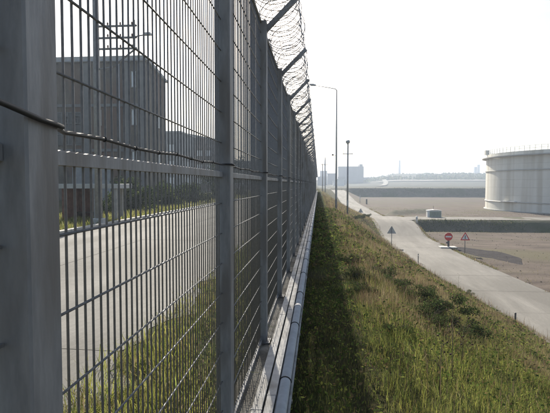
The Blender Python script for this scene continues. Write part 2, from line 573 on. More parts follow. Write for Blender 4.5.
# razor wire coil carried by the arms
def razor():
    cx, cz, r = MX + .17, TOP + .24, .28
    rng = np.random.default_rng(3)
    per = 26
    y0, y1, pitch = -1.0, Y0 + SP * NPAN - .5, .15
    n = int((y1 - y0) / pitch)
    t = np.arange(n * per) / per
    ang = t * 2 * math.pi
    wob = 1 + .05 * np.sin(t * 2.1) + .04 * np.sin(t * .73)
    yy = y0 + t * pitch + .05 * np.sin(ang * 1.0) + .02 * np.sin(t * 5.3)
    px = cx + r * wob * np.cos(ang) + .02 * np.sin(t * 1.3)
    pz = cz + r * wob * np.sin(ang) - .03 * np.sin(t * .41)
    P = np.stack([px, yy, pz], -1)
    T = np.gradient(P, axis=0)
    T /= np.linalg.norm(T, axis=1)[:, None]
    rad = np.stack([np.cos(ang), 0 * ang, np.sin(ang)], -1)
    B = np.cross(T, rad)
    w = .0045
    V = np.concatenate([P + rad * w, P + B * w, P - rad * w, P - B * w], 1).reshape(-1, 3)
    m = len(P)
    i = np.arange(m - 1)[:, None] * 4
    F = []
    for k in range(4):
        l = (k + 1) % 4
        F.append(np.concatenate([i + k, i + l, i + 4 + l, i + 4 + k], 1))
    F = np.concatenate(F)
    # barbs: short blades across the wire
    s = np.arange(0, m, 2)
    q, tt, bb, rr = P[s], T[s], B[s], rad[s]
    L, W = .024, .010
    BV = np.stack([q + bb * L, q + tt * W, q - bb * L, q - tt * W], 1).reshape(-1, 3)
    o = len(V)
    BF = o + np.arange(len(s) * 4).reshape(-1, 4)
    return np_mesh("razor_wire", np.concatenate([V, BV]), np.concatenate([F, BF]), ['razor'], smooth=False)
rw = link("razor_wire", razor())
tag(rw, "long coil of barbed razor wire carried on the arms along the fence top", "razor wire")

# line wires that hold the coil to the arms
lw = MB()
for (dx, dz) in ((.15, .09), (.28, .22), (.43, .37)):
    lw.tube([(MX + dx, -1.2, TOP - .12 + dz), (MX + dx, Y0 + SP * NPAN - .1, TOP - .12 + dz)], .003, 4)
lw.build("line_wires", 'wire', fence, (-MX, 0, 0))

# sensor cable tied along the mesh
cab = thing("sensor_cable", "thin black cable tied along the mesh just above the fence rail", "cable")
pts = [(FX + .012, .45, CAM_Z + .20), (FX + .012, .75, CAM_Z + .178), (FX + .012, .95, CAM_Z + .158), (FX + .012, 1.07, CAM_Z + .144)]
zc = CAM_Z + .14
for k in range(0, 30):
    y = Y0 + SP * k
    pts += [(FX + .013, y - .03, zc), (FX + .008, y + .005, zc - .001), (FX - .02, y + .04, zc - .002), (MX + .006, y + .11, zc - .003)]
    for j in range(1, 8):
        pts.append((MX + .003, y + .10 + j * .27, zc + .006 * math.sin(j * 1.9 + k) - .004))
    pts += [(MX + .006, y + SP - PW - .08, zc - .004), (FX - .03, y + SP - PW - .018, zc), (FX + .013, y + SP - PW - .008, zc)]
MB().tube(pts, .0065, 7).build("cable", 'rubber', cab)
tie = MB().tube([(.0072 * math.cos(a), 0, .0072 * math.sin(a)) for a in np.linspace(0, 2 * math.pi, 10, endpoint=False)], .0022, 5, closed=True).mesh("cable_tie", 'rubber')
for k in range(0, 8):
    for j in range(1, 8):
        link("cable_tie", tie, cab, (MX + .003, Y0 + SP * k + .10 + j * .27, zc + .006 * math.sin(j * 1.9 + k) - .004))

# ------------------------------------------------------------------ coping and the runs beside it
cop = thing("concrete_coping", "weathered concrete coping under the mesh fence, beside the metal trays", "kerb", (0, 0, 0))
cop_me = MB().box(-.80, -.485, .006, SP - .006, -.62, 0, .012).mesh("coping_block", 'concrete')
for k in range(-2, 58):
    link("coping_block", cop_me, cop, (random.uniform(-.003, .003), Y0 + SP * k - .05, random.uniform(-.003, .002)))

def run(name, label, cat, x0, x1, z0, z1, off, group=None):
    t = thing(name, label, cat, (0, 0, 0), 0, group)
    L = 3.0
    b = MB()
    b.box(x0, x1, .003, L - .003, z0, z1 - .008)
    b.box(x0 - .004, x1 + .004, .002, L - .002, z1 - .018, z1, .003)
    me = b.mesh("tray_section", 'tray')
    st = MB().box(x0 - .007, x1 + .007, -.012, .012, z0 + .002, z1 + .003).mesh("joint_strap", 'galv')
    for k in range(48):
        o = link("tray_section", me, t, (random.uniform(-.002, .002), -2 + off + L * k, random.uniform(-.001, .001)))
        link("joint_strap", st, o, (0, 0, 0))
    return t
run("cable_tray", "flat lidded metal cable tray lying against the fence coping", "cable tray", -.540, -.462, .028, .112, 0.0, "metal trays along the fence foot")
run("cable_tray", "flat lidded metal cable tray between the other tray and the round pipe", "cable tray", -.438, -.370, .026, .108, .3, "metal trays along the fence foot")
pipe = thing("conduit_pipe", "thick round grey pipe strapped along the fence foot", "pipe")
MB().tube([(-.310, -2, .06), (-.310, 40, .06), (-.310, 142, .06)], .054, 16).build("pipe_wall", 'pipe', pipe)
clamp = MB().tube([(-.310 + .058 * math.cos(a), 0, .06 + .058 * math.sin(a)) for a in np.linspace(0, 2 * math.pi, 16, endpoint=False)], .008, 5, closed=True).mesh("pipe_clamp", 'rubber')
for k in range(60):
    link("pipe_clamp", clamp, pipe, (0, .9 + k * 1.9, 0))
sock = MB().tube([(-.310, -.06, .06), (-.310, .06, .06)], .0595, 16).mesh("pipe_socket", 'pipe')
for k in range(22):
    link("pipe_socket", sock, pipe, (0, 1.6 + k * 6, 0))
thin = thing("thin_conduit", "thin pale conduit along the outer side of the round pipe", "conduit")
MB().tube([(-.243, -2, .05), (-.243, 140, .05)], .014, 8).build("conduit_wall", 'tray', thin)
brk = thing("pipe_supports", "row of steel brackets carrying the trays and pipe along the coping", "bracket")
br_me = MB().box(-.482, -.225, -.02, .02, .0, .022).box(-.482, -.47, -.02, .02, -.16, 0.0).mesh("bracket", 'galv')
for k in range(70):
    link("bracket", br_me, brk, (0, .4 + k * 2.0, -.001))

# ------------------------------------------------------------------ grass
def blades(name, px, py, h, w, colors, mat_='leaf', lean=.62, pz=None, seed=1):
    rng = np.random.default_rng(seed)
    n = len(px)
    if pz is None:
        pz = ground_z(px, py)
    az = rng.uniform(0, 2 * math.pi, n)
    ld = rng.uniform(0, 2 * math.pi, n)
    le = np.abs(rng.normal(0, lean, n)) * h
    dx, dy = np.cos(az) * w / 2, np.sin(az) * w / 2
    lx, ly = np.cos(ld) * le, np.sin(ld) * le
    V = np.empty((n, 5, 3), np.float32)
    V[:, 0] = np.stack([px - dx, py - dy, pz - .03], -1)
    V[:, 1] = np.stack([px + dx, py + dy, pz - .03], -1)
    V[:, 2] = np.stack([px + dx * .8 + lx * .35, py + dy * .8 + ly * .35, pz + h * .6], -1)
    V[:, 3] = np.stack([px - dx * .8 + lx * .35, py - dy * .8 + ly * .35, pz + h * .6], -1)
    V[:, 4] = np.stack([px + lx, py + ly, pz + h * np.sqrt(np.clip(1 - (le / np.maximum(h, .01)) ** 2 * .5, .3, 1))], -1)
    b = np.arange(n)[:, None] * 5
    T = np.concatenate([b + [0, 1, 2], b + [0, 2, 3], b + [3, 2, 4]], 0)
    me = np_mesh(name, V.reshape(-1, 3), T, [mat_], smooth=False)
    at = me.color_attributes.new("tint", 'FLOAT_COLOR', 'POINT')
    c = np.ones((n, 5, 4), np.float32)
    c[:, :, :3] = colors[:, None, :]
    at.data.foreach_set("color", c.ravel())
    return me

def pal(cols, k, rng, jit=.18):
    cols = np.array(cols)
    return cols[k] * (1 + rng.normal(0, jit, (len(k), 1))) * (1 + rng.normal(0, .05, (len(k), 3)))

STRAW, RUST, OLIVE, GREEN, LIME, DARK = (.25, .21, .12), (.18, .125, .08), (.15, .145, .052), (.095, .125, .034), (.28, .29, .075), (.03, .042, .018)
rng = np.random.default_rng(11)
def bank_points(n, ya, yb):
    y = ya + (yb - ya) * rng.random(n)
    f = foot(y) + .35
    x = -.42 + (f + .42) * rng.random(n)
    return x, y
def bank_grass():
    xs, ys_ = [], []
    for (n, a, b) in ((60000, 2.6, 5), (160000, 5, 12), (110000, 12, 24), (62000, 24, 48), (34000, 48, 90), (14000, 90, 150), (5000, 150, 240)):
        x, y = bank_points(n, a, b)
        xs.append(x); ys_.append(y)
    x, y = np.concatenate(xs), np.concatenate(ys_)
    n1 = fbm(x * .55, y * .45, 21)
    n2 = fbm(x * 1.5, y * 1.3, 22)
    keep = (n2 + .3 * rng.random(len(x)) > -.6)
    x, y, n1, n2 = x[keep], y[keep], n1[keep], n2[keep]
    n = len(x)
    strip = sst(1.0, .5, x)                              # strip by the fence: shorter grass, fence shadow put into its colour
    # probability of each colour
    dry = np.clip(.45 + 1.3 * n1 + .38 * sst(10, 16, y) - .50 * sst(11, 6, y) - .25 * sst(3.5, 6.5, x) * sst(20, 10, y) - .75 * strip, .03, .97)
    r = rng.random(n)
    r2 = rng.random(n)
    k = np.where(r < dry, np.where(r2 < .45, 0, np.where(r2 < .78, 1, 2)),
                 np.where(r2 < .34, 3, np.where(r2 < .68, 4, np.where(r2 < .85, 2, 5))))
    c = np.clip(pal([STRAW, RUST, OLIVE, GREEN, LIME, DARK], k, rng), .01, .5)
    c = np.where((strip * rng.random(n) > .45)[:, None], np.array(DARK) * (1 + .5 * rng.random((n, 1))) + np.array([.012, .004, 0]) * (rng.random((n, 1)) < .5), c)  # near-black blades paint the fence's shade into the grass
    c = np.clip(c * (1 + .55 * fbm(x * 2.2, y * 1.7, 55) + .35 * fbm(x * 6, y * 5, 56))[:, None], .008, .5)
    far = np.clip(y / 14, .8, 6)
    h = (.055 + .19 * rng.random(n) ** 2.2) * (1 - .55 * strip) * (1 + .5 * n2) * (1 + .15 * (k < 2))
    h = np.clip(h, .04, .5)
    w = (.0028 + .0038 * rng.random(n)) * far ** .85
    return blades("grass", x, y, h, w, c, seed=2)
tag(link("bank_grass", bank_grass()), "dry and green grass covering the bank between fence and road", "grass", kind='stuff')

def dry_stems():
    xs, ys_ = [], []
    for (n, a, b) in ((700, 4, 9), (2600, 9, 22), (3200, 22, 50), (1500, 50, 100)):
        x, y = bank_points(n, a, b)
        xs.append(x); ys_.append(y)
    x, y = np.concatenate(xs), np.concatenate(ys_)
    keep = (x > .9) & (fbm(x * .5, y * .4, 31) > -.15)
    x, y = x[keep], y[keep]
    n = len(x)
    k = (rng.random(n) * 3).astype(int)
    c = np.clip(pal([(.13, .095, .07), (.105, .07, .055), (.18, .145, .09)], k, rng), .01, .5)
    far = np.clip(y / 12, .8, 5)
    return blades("dry_stems", x, y, .22 + .36 * rng.random(n), (.004 + .004 * rng.random(n)) * far, c, lean=.35, seed=5)
tag(link("dry_stems", dry_stems()), "reddish dead weed stems standing above the bank grass", "weeds", kind='stuff')

def verge_grass():
    xs, ys_ = [], []
    for (n, x0, x1, a, b) in ((15000, -2.5, -.84, .8, 6), (16000, -2.45, -.84, 6, 20), (7000, -2.4, -.84, 20, 70), (26000, -17, -11.05, 12, 45), (12000, -24, -11.05, 45, 120)):
        xs.append(x0 + (x1 - x0) * rng.random(n)); ys_.append(a + (b - a) * rng.random(n))
    x, y = np.concatenate(xs), np.concatenate(ys_)
    keep = (x < -5) | (rng.random(len(x)) < np.clip((x + 2.6) / .8, .12, 1)) & (fbm(x * 1.5, y * 1.2, 44) > -.35)
    x, y = x[keep], y[keep]
    n = len(x)
    k = (rng.random(n) ** 1.0 * 5).astype(int)
    c = np.clip(pal([OLIVE, GREEN, LIME, LIME, STRAW], k, rng), .01, .5)
    d = np.hypot(x, y)
    h = .10 + .30 * rng.random(n) ** 2
    w = (.006 + .006 * rng.random(n)) * np.clip(d / 10, 1, 4)
    return blades("verge_grass", x, y, h, w, c, seed=8)
tag(link("verge_grass", verge_grass()), "weedy grass on the verges of the yard road behind the fence", "grass", kind='stuff')

def field_tufts():
    n = 26000
    x = 13.5 + 75 * rng.random(n) ** 1.3
    y = 28 + 105 * rng.random(n)
    on = (fbm(x * .10, y * .14, 61) > .10) | ((y > 64) & (y < 70.0) & (rng.random(n) < .8) & (x > 15)) | ((y > 76) & (y < 79) & (x > 20))
    on &= ~((y > 69.4) & (y < 76.2))
    x, y = x[on], y[on]
    n = len(x)
    k = (rng.random(n) * 4).astype(int)
    c = np.clip(pal([(.17, .16, .09), (.15, .155, .08), (.24, .21, .14), (.20, .17, .11)], k, rng), .01, .5)
    return blades("field_tufts", x, y, .05 + .13 * rng.random(n) ** 2, (.012 + .02 * rng.random(n)) * np.clip(y / 50, .7, 2), c, lean=.9, seed=9)
tag(link("field_weeds", field_tufts()), "sparse low weeds on the gravel field and bund face", "weeds", kind='stuff')

def bund_weeds():
    g_ = np.random.default_rng(64)
    n1, n2 = 15000, 15000
    x = np.concatenate([13.6 + 110 * g_.random(n1) ** 1.2, 9 + 240 * g_.random(n2)])
    y = np.concatenate([67.3 + 2.5 * g_.random(n1), 243.5 + 5.5 * g_.random(n2)])
    p = fbm(x * .12, y * .3, 65)
    keep = p + .5 * g_.random(len(x)) > np.where(y < 100, .30 - .22 * sst(25, 40, x), .32)
    x, y, p = x[keep], y[keep], p[keep]
    n = len(x)
    k = (g_.random(n) * 4).astype(int)
    c = np.clip(pal([(.06, .08, .03), (.09, .105, .045), (.13, .12, .07), (.045, .06, .028)], k, g_), .01, .4)
    d = np.where(y < 100, 1.0, 2.6)
    return blades("bund_weeds", x, y, (.06 + .22 * g_.random(n) ** 3) * np.where(y < 100, 1.0, 1.4), (.04 + .05 * g_.random(n)) * d, c, lean=.6, seed=19)
tag(link("bund_weeds", bund_weeds()), "scrubby weeds growing on the faces of the two earth bunds", "weeds", kind='stuff')

def edge_weeds():
    g_ = np.random.default_rng(66)
    n = 9000
    y = 22 + 105 * g_.random(n) ** 1.3
    side = g_.random(n) < .7
    x = np.where(side, road_right(y) + g_.normal(.12, .16, n), foot(y) - .1 + np.abs(g_.normal(0, .22, n)))
    keep = (fbm(x * .6, y * .35, 67) > -.12) & ~((y > 66) & (y < 77))
    x, y = x[keep], y[keep]
    n = len(x)
    k = (g_.random(n) * 4).astype(int)
    c = np.clip(pal([STRAW, OLIVE, GREEN, RUST], k, g_), .01, .4)
    return blades("edge_weeds", x, y, .05 + .16 * g_.random(n) ** 2, (.012 + .014 * g_.random(n)) * np.clip(y / 30, 1, 3), c, lean=.8, seed=20)
tag(link("edge_weeds", edge_weeds()), "thin weeds along both edges of the concrete road", "weeds", kind='stuff')

# gravel stones on the field
def stones():
    n = 6000
    x = 13 + 50 * rng.random(n) ** 1.4
    y = 26 + 75 * rng.random(n)
    ok = (x > road_right(y) + .1) & ~((y > 67) & (y < 79))
    x, y = x[ok], y[ok]
    n = len(x)
    z = ground_z(x, y)
    s = .015 + .07 * rng.random(n) ** 5
    base = np.array([(1, 0, 0), (0, 1, 0), (-1, 0, 0), (0, -1, 0), (0, 0, .8)])
    a = rng.uniform(0, 6.28, n)
    jit = 1 + rng.normal(0, .2, (n, 5))
    V = base[None] * (s[:, None] * jit)[:, :, None]
    ca, sa = np.cos(a)[:, None], np.sin(a)[:, None]
    V = np.stack([V[:, :, 0] * ca - V[:, :, 1] * sa, V[:, :, 0] * sa + V[:, :, 1] * ca, V[:, :, 2]], -1)
    V += np.stack([x, y, z], -1)[:, None]
    b = np.arange(n)[:, None] * 5
    T = np.concatenate([b + [0, 1, 4], b + [1, 2, 4], b + [2, 3, 4], b + [3, 0, 4]], 0)
    return np_mesh("stones", V.reshape(-1, 3), T, ['gravel'], smooth=False)
tag(link("gravel_stones", stones()), "loose stones scattered over the gravel field", "gravel", kind='stuff')

# ------------------------------------------------------------------ bushes
def leaf_cloud(name, n, rad, size, cols, seed, clumps=14, flat=.75, mat_='bushleaf'):
    g_ = np.random.default_rng(seed)
    cc = g_.normal(0, .42, (clumps, 3))
    cc[:, 2] = np.abs(cc[:, 2]) * .9 + .12
    cr = g_.uniform(.22, .42, clumps)
    k = g_.integers(0, clumps, n)
    d = g_.normal(0, 1, (n, 3))
    d /= np.linalg.norm(d, axis=1)[:, None]
    p = cc[k] + d * (cr[k] * g_.random(n) ** .35)[:, None]
    p[:, 2] = np.maximum(p[:, 2], .02)
    p = p * np.array(rad)
    t = g_.normal(0, 1, (n, 3)); t /= np.linalg.norm(t, axis=1)[:, None]
    u = np.cross(t, d + g_.normal(0, .6, (n, 3))); u /= np.maximum(np.linalg.norm(u, axis=1), 1e-4)[:, None]
    s = size * g_.uniform(.6, 1.3, n)[:, None]
    V = np.stack([p - t * s, p + u * s * .5, p + t * s, p - u * s * .5], 1)
    b = np.arange(n)[:, None] * 4
    me = np_mesh(name, V.reshape(-1, 3), b + [0, 1, 2, 3], [mat_], smooth=False)
    at = me.color_attributes.new("tint", 'FLOAT_COLOR', 'POINT')
    ck = g_.integers(0, len(cols), n)
    c = np.array(cols)[ck] * (1 + g_.normal(0, .2, (n, 1))) * (.8 + .4 * g_.random(clumps))[k][:, None]
    C4 = np.ones((n, 4, 4), np.float32)
    C4[:, :, :3] = np.clip(c, .008, .5)[:, None]
    at.data.foreach_set("color", C4.ravel())
    return me

def twigs(seed, rad, n=9):
    g_ = random.Random(seed)
    b = MB()
    for i in range(n):
        a = g_.uniform(0, 6.28); l = g_.uniform(.4, .9)
        e = (math.cos(a) * l * rad[0] * .7, math.sin(a) * l * rad[1] * .7, rad[2] * g_.uniform(.5, .9))
        m_ = (e[0] * .4 + g_.uniform(-.05, .05), e[1] * .4, e[2] * .65)
        b.tube([(0, 0, -.08), m_, e], [.012, .008, .004], 5)
    return b.mesh("stem", 'bark')
BR_COL = [(.05, .075, .028), (.07, .10, .035), (.10, .125, .045), (.085, .065, .04), (.035, .055, .02)]
bush_meshes = [leaf_cloud("foliage", 3600, (.9, .9, .52), .036, BR_COL, 100 + i) for i in range(3)]
twig_me = [twigs(i, (.85, .85, .62)) for i in range(3)]
def gz(x, y):
    return float(ground_z(np.array([x]), np.array([y]))[0])
GRP = "bramble bushes on the bank"
for (x, y, s, big, lab) in [
    (2.45, 10.9, .75, 0, "broad dark bramble bush halfway down the bank, largest of them"),
    (2.05, 11.4, .5, 0, "upper of two bramble bushes touching the broad dark one"),
    (2.75, 11.6, .55, 0, "lower of two bramble bushes touching the broad dark one"),
    (1.65, 13.4, .5, 0, "bramble bush highest up in the dark patch on the bank"),
    (2.2, 9.9, .55, 0, "bramble bush pressed against the near side of the broad one"),
    (2.65, 9.5, .5, 0, "nearest bramble bush of the dark patch, toward the road side"),
    (2.0, 9.0, .42, 0, "nearest bramble bush of the dark patch, toward the fence side"),
    (2.45, 12.2, .5, 0, "bramble bush at the far end of the dark patch"),
    (2.95, 10.3, .5, 0, "dark bramble bush just below the broad one on the bank"),
    (1.95, 12.4, .5, 0, "bramble bush just up the bank behind the broad dark one"),
    (2.15, 9.5, .42, 0, "low bramble bush just in front of the broad dark one"),
    (.95, 10.7, .42, 0, "small dark bush at the shadow's edge beside the shade-darkened strip"),
    (1.05, 12.0, .45, 0, "dark bush behind the small one at the shadow's edge"),
    (.9, 14.8, .4, 0, "low bush farther along the shadow's edge"),
    (1.25, 7.7, .3, 0, "small leafy bush near the top of the bank"),
    (7.9, 27.5, .5, 0, "low bush at the foot of the bank by the road"),
    (6.9, 73.0, .9, 0, "bush at the bank foot before the farther triangular sign"),
    (5.6, 66.0, .8, 0, "bush on the bank beyond the tall lamp post"),
    (4.3, 60.0, .9, 0, "dark bush beside the mast with the cross arm"),
]:
    i = random.randrange(3)
    t = thing("bramble_bush", lab, "bush", (x, y, gz(x, y)), random.uniform(0, 6), GRP)
    t.scale = (s, s, s)
    link("foliage", bush_meshes[i], t)
    link("stem", twig_me[i], t)

# broad-leaved ground cover
def cover():
    g_ = np.random.default_rng(77)
    V, C = [], []
    n = 60000
    y = 3 + 42 * g_.random(n) ** 1.7
    x = -.4 + (foot(y) + .3) * g_.random(n)
    m_ = fbm(x * .8, y * .6, 81)
    ok = (m_ > -.08) | ((x < .7) & (m_ > -.3))
    x, y = x[ok], y[ok]
    n = len(x)
    z = ground_z(x, y) + .04 + .16 * g_.random(n)
    s = (.018 + .022 * g_.random(n)) * np.clip(y / 9, .8, 3)
    t = g_.normal(0, 1, (n, 3)); t[:, 2] *= .5; t /= np.linalg.norm(t, axis=1)[:, None]
    u = np.cross(t, np.array([0, 0, 1.]) + g_.normal(0, .5, (n, 3))); u /= np.linalg.norm(u, axis=1)[:, None]
    p = np.stack([x, y, z], -1)
    s = s[:, None]
    V = np.stack([p - t * s, p + u * s * .55, p + t * s, p - u * s * .55], 1)
    me = np_mesh("ground_cover", V.reshape(-1, 3), np.arange(n * 4).reshape(-1, 4), ['bushleaf'], smooth=False)
    at = me.color_attributes.new("tint", 'FLOAT_COLOR', 'POINT')
    cols = np.array([(.075, .115, .028), (.13, .17, .04), (.20, .22, .055), (.05, .075, .02), (.15, .11, .055)])
    C4 = np.ones((n, 4, 4), np.float32)
    C4[:, :, :3] = np.clip(cols[g_.integers(0, 5, n)] * (1 + g_.normal(0, .2, (n, 1))), .01, .4)[:, None]
    at.data.foreach_set("color", C4.ravel())
    return me
tag(link("ground_cover", cover()), "low leafy plants growing among the bank grass", "ground cover", kind='stuff')

def verge_cover():
    g_ = np.random.default_rng(78)
    n = 15000
    y = .8 + 22 * g_.random(n) ** 1.6
    x = -2.55 + 1.75 * g_.random(n) ** .8
    m_ = fbm(x * 1.1, y * .8, 82)
    ok = m_ > -.1 + .35 * (x < -2.1)
    x, y = x[ok], y[ok]
    n = len(x)
    z = -.13 + .26 * g_.random(n) ** 1.5
    s = ((.014 + .02 * g_.random(n)) * np.clip(y / 9, .8, 3))[:, None]
    t = g_.normal(0, 1, (n, 3)); t[:, 2] *= .5; t /= np.linalg.norm(t, axis=1)[:, None]
    u = np.cross(t, np.array([0, 0, 1.]) + g_.normal(0, .6, (n, 3))); u /= np.linalg.norm(u, axis=1)[:, None]
    p = np.stack([x, y, z], -1)
    V = np.stack([p - t * s, p + u * s * .55, p + t * s, p - u * s * .55], 1)
    me = np_mesh("verge_cover", V.reshape(-1, 3), np.arange(n * 4).reshape(-1, 4), ['bushleaf'], smooth=False)
    at = me.color_attributes.new("tint", 'FLOAT_COLOR', 'POINT')
    cols = np.array([(.07, .10, .025), (.12, .15, .035), (.16, .17, .045), (.045, .065, .02), (.12, .09, .05)])
    C4 = np.ones((n, 4, 4), np.float32)
    C4[:, :, :3] = np.clip(cols[g_.integers(0, 5, n)] * (1 + g_.normal(0, .2, (n, 1))), .01, .4)[:, None]
    at.data.foreach_set("color", C4.ravel())
    return me
tag(link("verge_cover", verge_cover()), "leafy weeds along the inner foot of the fence", "weeds", kind='stuff')

# tall weeds with dark seed heads
def tall_weed(x, y, h, lab, seed):
    g_ = random.Random(seed)
    t = thing("tall_weed", lab, "weed", (x, y, gz(x, y)), g_.uniform(0, 6), "tall dead weeds on the bank")
    b = MB()
    top = (g_.uniform(-.05, .05), g_.uniform(-.05, .05), h)
    b.tube([(0, 0, -.05), (top[0] * .3, top[1] * .4, h * .5), top], [.007, .005, .003], 6)
    b.build("stalk", 'stalk', t)
    n = g_.randint(6, 9)
    for i in range(n):
        f = .42 + .58 * i / (n - 1)
        a = i * 2.4 + g_.uniform(-.3, .3)
        l = .05 + .13 * (1 - f) + .02 * g_.random()
        p0 = Vector((top[0] * f * f, top[1] * f * f, h * f))
        p1 = p0 + Vector((math.cos(a) * l, math.sin(a) * l, l * .9))
        hb = MB()
        hb.tube([p0, p1], [.0025, .0018], 4)
        rr = g_.uniform(.008, .013)
        m_ = (p1 - p0).normalized()
        hb.tube([p1 - m_ * rr * .4, p1, p1 + m_ * rr * .8, p1 + m_ * rr * 1.9], [.3 * rr, rr, .9 * rr, .2 * rr], 7)
        hb.build("seed_head", 'seed', t)
tall_weed(1.62, 6.1, .95, "tall dead weed with dark seed heads, nearest on the bank", 1)
tall_weed(1.95, 6.9, .72, "shorter dead weed with seed heads just beyond the tallest one", 2)
tall_weed(1.35, 5.6, .55, "low dead weed with seed heads close to the fence shadow", 3)
tall_weed(3.3, 10.2, .8, "dead weed standing below the broad bramble bush", 4)
tall_weed(7.4, 27.0, 1.0, "thin dead weed standing against the pale road edge", 5)

# ------------------------------------------------------------------ lamp post and masts
def gpost(x, y):
    return gz(x, y) - .05
t = thing("lamp_post", "tall tapered street lamp with one long arm reaching over the fence", "street lamp", (1.68, 48, gpost(1.68, 48)))
Hh = 10.83 - t.location.z
MB().tube([(0, 0, 0), (0, 0, 1.2), (0, 0, Hh * .6), (0, 0, Hh)], [.11, .10, .075, .05], 14).build("pole", 'lampsteel', t)
MB().box(-.2, .2, -.2, .2, 0, .12, .02).build("base", 'polecon', t)
MB().tube([(0, 0, Hh - .05), (-.12, 0, Hh + .10), (-.6, 0, Hh + .2), (-2.0, 0, Hh + .46)], [.045, .04, .035, .03], 8).build("lamp_arm", 'lampsteel', t)
hd = MB().prism([(-2.0, Hh + .42), (-1.95, Hh + .52), (-2.2, Hh + .60), (-2.52, Hh + .60), (-2.58, Hh + .54), (-2.5, Hh + .49)], 'y', -.14, .14)
hd = hd.build("lamp_head", 'lampsteel', t)
MB().box(-2.46, -2.1, -.10, .10, Hh + .425, Hh + .478).build("lamp_glass", 'lampglass', hd)
cb = MB().bar((-.06, 0, 5.25), (-.28, 0, 5.3), .03, .03).build("bracket", 'lampsteel', t)
MB().box(-.42, -.26, -.14, .08, 5.26, 5.40, .02).build("floodlight", 'darkpost', cb)
MB().box(-.065, .065, -.125, -.09, .7, 1.15).build("access_door", 'galv', t)

t = thing("camera_mast", "shorter grey mast with round top housing and a cross arm", "mast", (2.99, 52, gpost(2.99, 52)))
Hm = 6.46 - t.location.z
MB().tube([(0, 0, 0), (0, 0, Hm - .4)], [.10, .075], 12).build("pole", 'lampsteel', t)
MB().tube([(0, 0, Hm - .42), (0, 0, Hm - .34), (0, 0, Hm - .3), (0, 0, Hm - .08), (0, 0, Hm)], [.09, .11, .21, .22, .12], 14).build("housing", 'signback', t)
z = Hm - 1.42
MB().bar((-.52, 0, z), (.52, 0, z), .07, .07).build("cross_arm", 'lampsteel', t)
for s in (-1, 1):
    MB().tube([(s * .46, 0, z + .03), (s * .46, 0, z + .48)], .018, 6).build("aerial", 'lampsteel', t)
MB().box(-.09, .09, -.20, -.10, 1.2, 1.75, .01).build("control_box", 'signback', t)

t = thing("utility_pole", "far hazy pair of poles joined by a cross beam at the fence end", "utility pole", (1.65, 150, gpost(1.65, 150)))
MB().tube([(.35, 0, 0), (.35, 0, 10.4)], [.15, .10], 8).build("pole", 'polecon', t)
MB().tube([(-.45, 0, 0), (-.45, 0, 8.6)], [.15, .10], 8).build("pole", 'polecon', t)
MB().bar((-.9, -.16, 8.2), (.9, -.16, 8.2), .14, .14).build("cross_beam", 'polecon', t)
for s in (-.8, 0, .8):
    MB().tube([(s, -.16, 8.27), (s, -.16, 8.6)], [.05, .03], 6).build("insulator", 'ceramic', t)

# ------------------------------------------------------------------ road signs
def tri(cx, cz, w, r=.0):
    h = w * .866
    return [(cx - w / 2, cz), (cx + w / 2, cz), (cx, cz + h)]
def rtri(cx, cz, w, c):
    """triangle with cut corners"""
    P = [Vector(p) for p in tri(cx, cz, w)]
    out = []
    for i in range(3):
        a, b, d = P[i - 1], P[i], P[(i + 1) % 3]
        out += [tuple(b + (a - b).normalized() * c), tuple(b + (d - b).normalized() * c)]
    return out
def back_sign(x, y, z, top, lab, tilt=0):
    t = thing("warning_sign", lab, "road sign", (x, y, z), tilt, "triangular signs along the road")
    zt = top - z
    MB().tube([(0, .02, 0), (0, .02, zt - .04)], .035, 10).build("post", 'galv', t)
    pl = MB().prism(rtri(0, zt - .79, .92, .05), 'y', -.032, -.018).build("sign_plate", 'signback', t)
    MB().prism(rtri(0, zt - .775, .88, .05), 'y', -.036, -.0325).build("sign_face", 'signback', pl)
    for zz in (zt - .6, zt - .3):
        MB().box(-.06, .06, -.017, .07, zz, zz + .035).build("clip", 'galv', t)
back_sign(7.3, 50.6, road_z(50.6) - .05 , -2.2, "grey back of a triangular road sign at the bank foot, nearer one", math.pi)
back_sign(7.6, 91.0, float(road_z(91.0)) - .05, -2.4, "small dark triangular sign farther along the road edge", math.pi)

t = thing("warning_sign", "red bordered triangular sign with black symbol on a thin pole by the gravel", "road sign", (13.1, 45.9, ROAD_Z - .04), 0, "triangular signs along the road")
zt = -2.32 - (ROAD_Z - .04)
MB().tube([(0, .04, 0), (0, .04, zt - .05)], .032, 10).build("post", 'galv', t)
MB().prism(rtri(0, zt - .76, .88, .05), 'y', -.012, .004).build("sign_border", 'red', t)
fc = MB().prism(rtri(0, zt - .665, .58, .02), 'y', -.018, -.0125).build("sign_face", 'white', t)
MB().box(-.032, .032, -.023, -.0185, zt - .63, zt - .32).build("symbol", 'black', fc)
MB().box(-.05, .05, .006, .07, zt - .5, zt - .46).build("clip", 'galv', t)

t = thing("no_entry_sign", "red round sign with white bar on a short dark post and concrete slab", "road sign", (12.75, 50.3, ROAD_Z))
MB().box(-.85, .75, -.55, .55, -.05, .14, .02).build("slab", 'lintel', t)
MB().box(-.08, .10, -.06, .06, .14, 1.0, .01).build("post", 'darkpost', t)
dz = 1.13
disc = MB().prism([(.39 * math.cos(a), dz + .39 * math.sin(a)) for a in np.linspace(0, 2 * math.pi, 28, endpoint=False)], 'y', -.085, -.067)
disc = disc.build("sign_disc", 'red', t)
MB().box(-.28, .28, -.091, -.0855, dz - .075, dz + .075).build("white_bar", 'white', disc)
MB().box(-.20, -.09, -.05, .05, .45, .62).build("bracket", 'darkpost', t)

t = thing("bollard", "short white bollard at the corner of the bund and road", "bollard", (12.95, 67.3, gz(12.95, 67.3) - .03))
MB().tube([(0, 0, 0), (0, 0, .86), (0, 0, .92), (0, 0, .95)], [.13, .13, .10, .02], 12).build("post", 'white', t)
MB().tube([(0, 0, .62), (0, 0, .74)], .134, 12).build("band", 'signback', t)

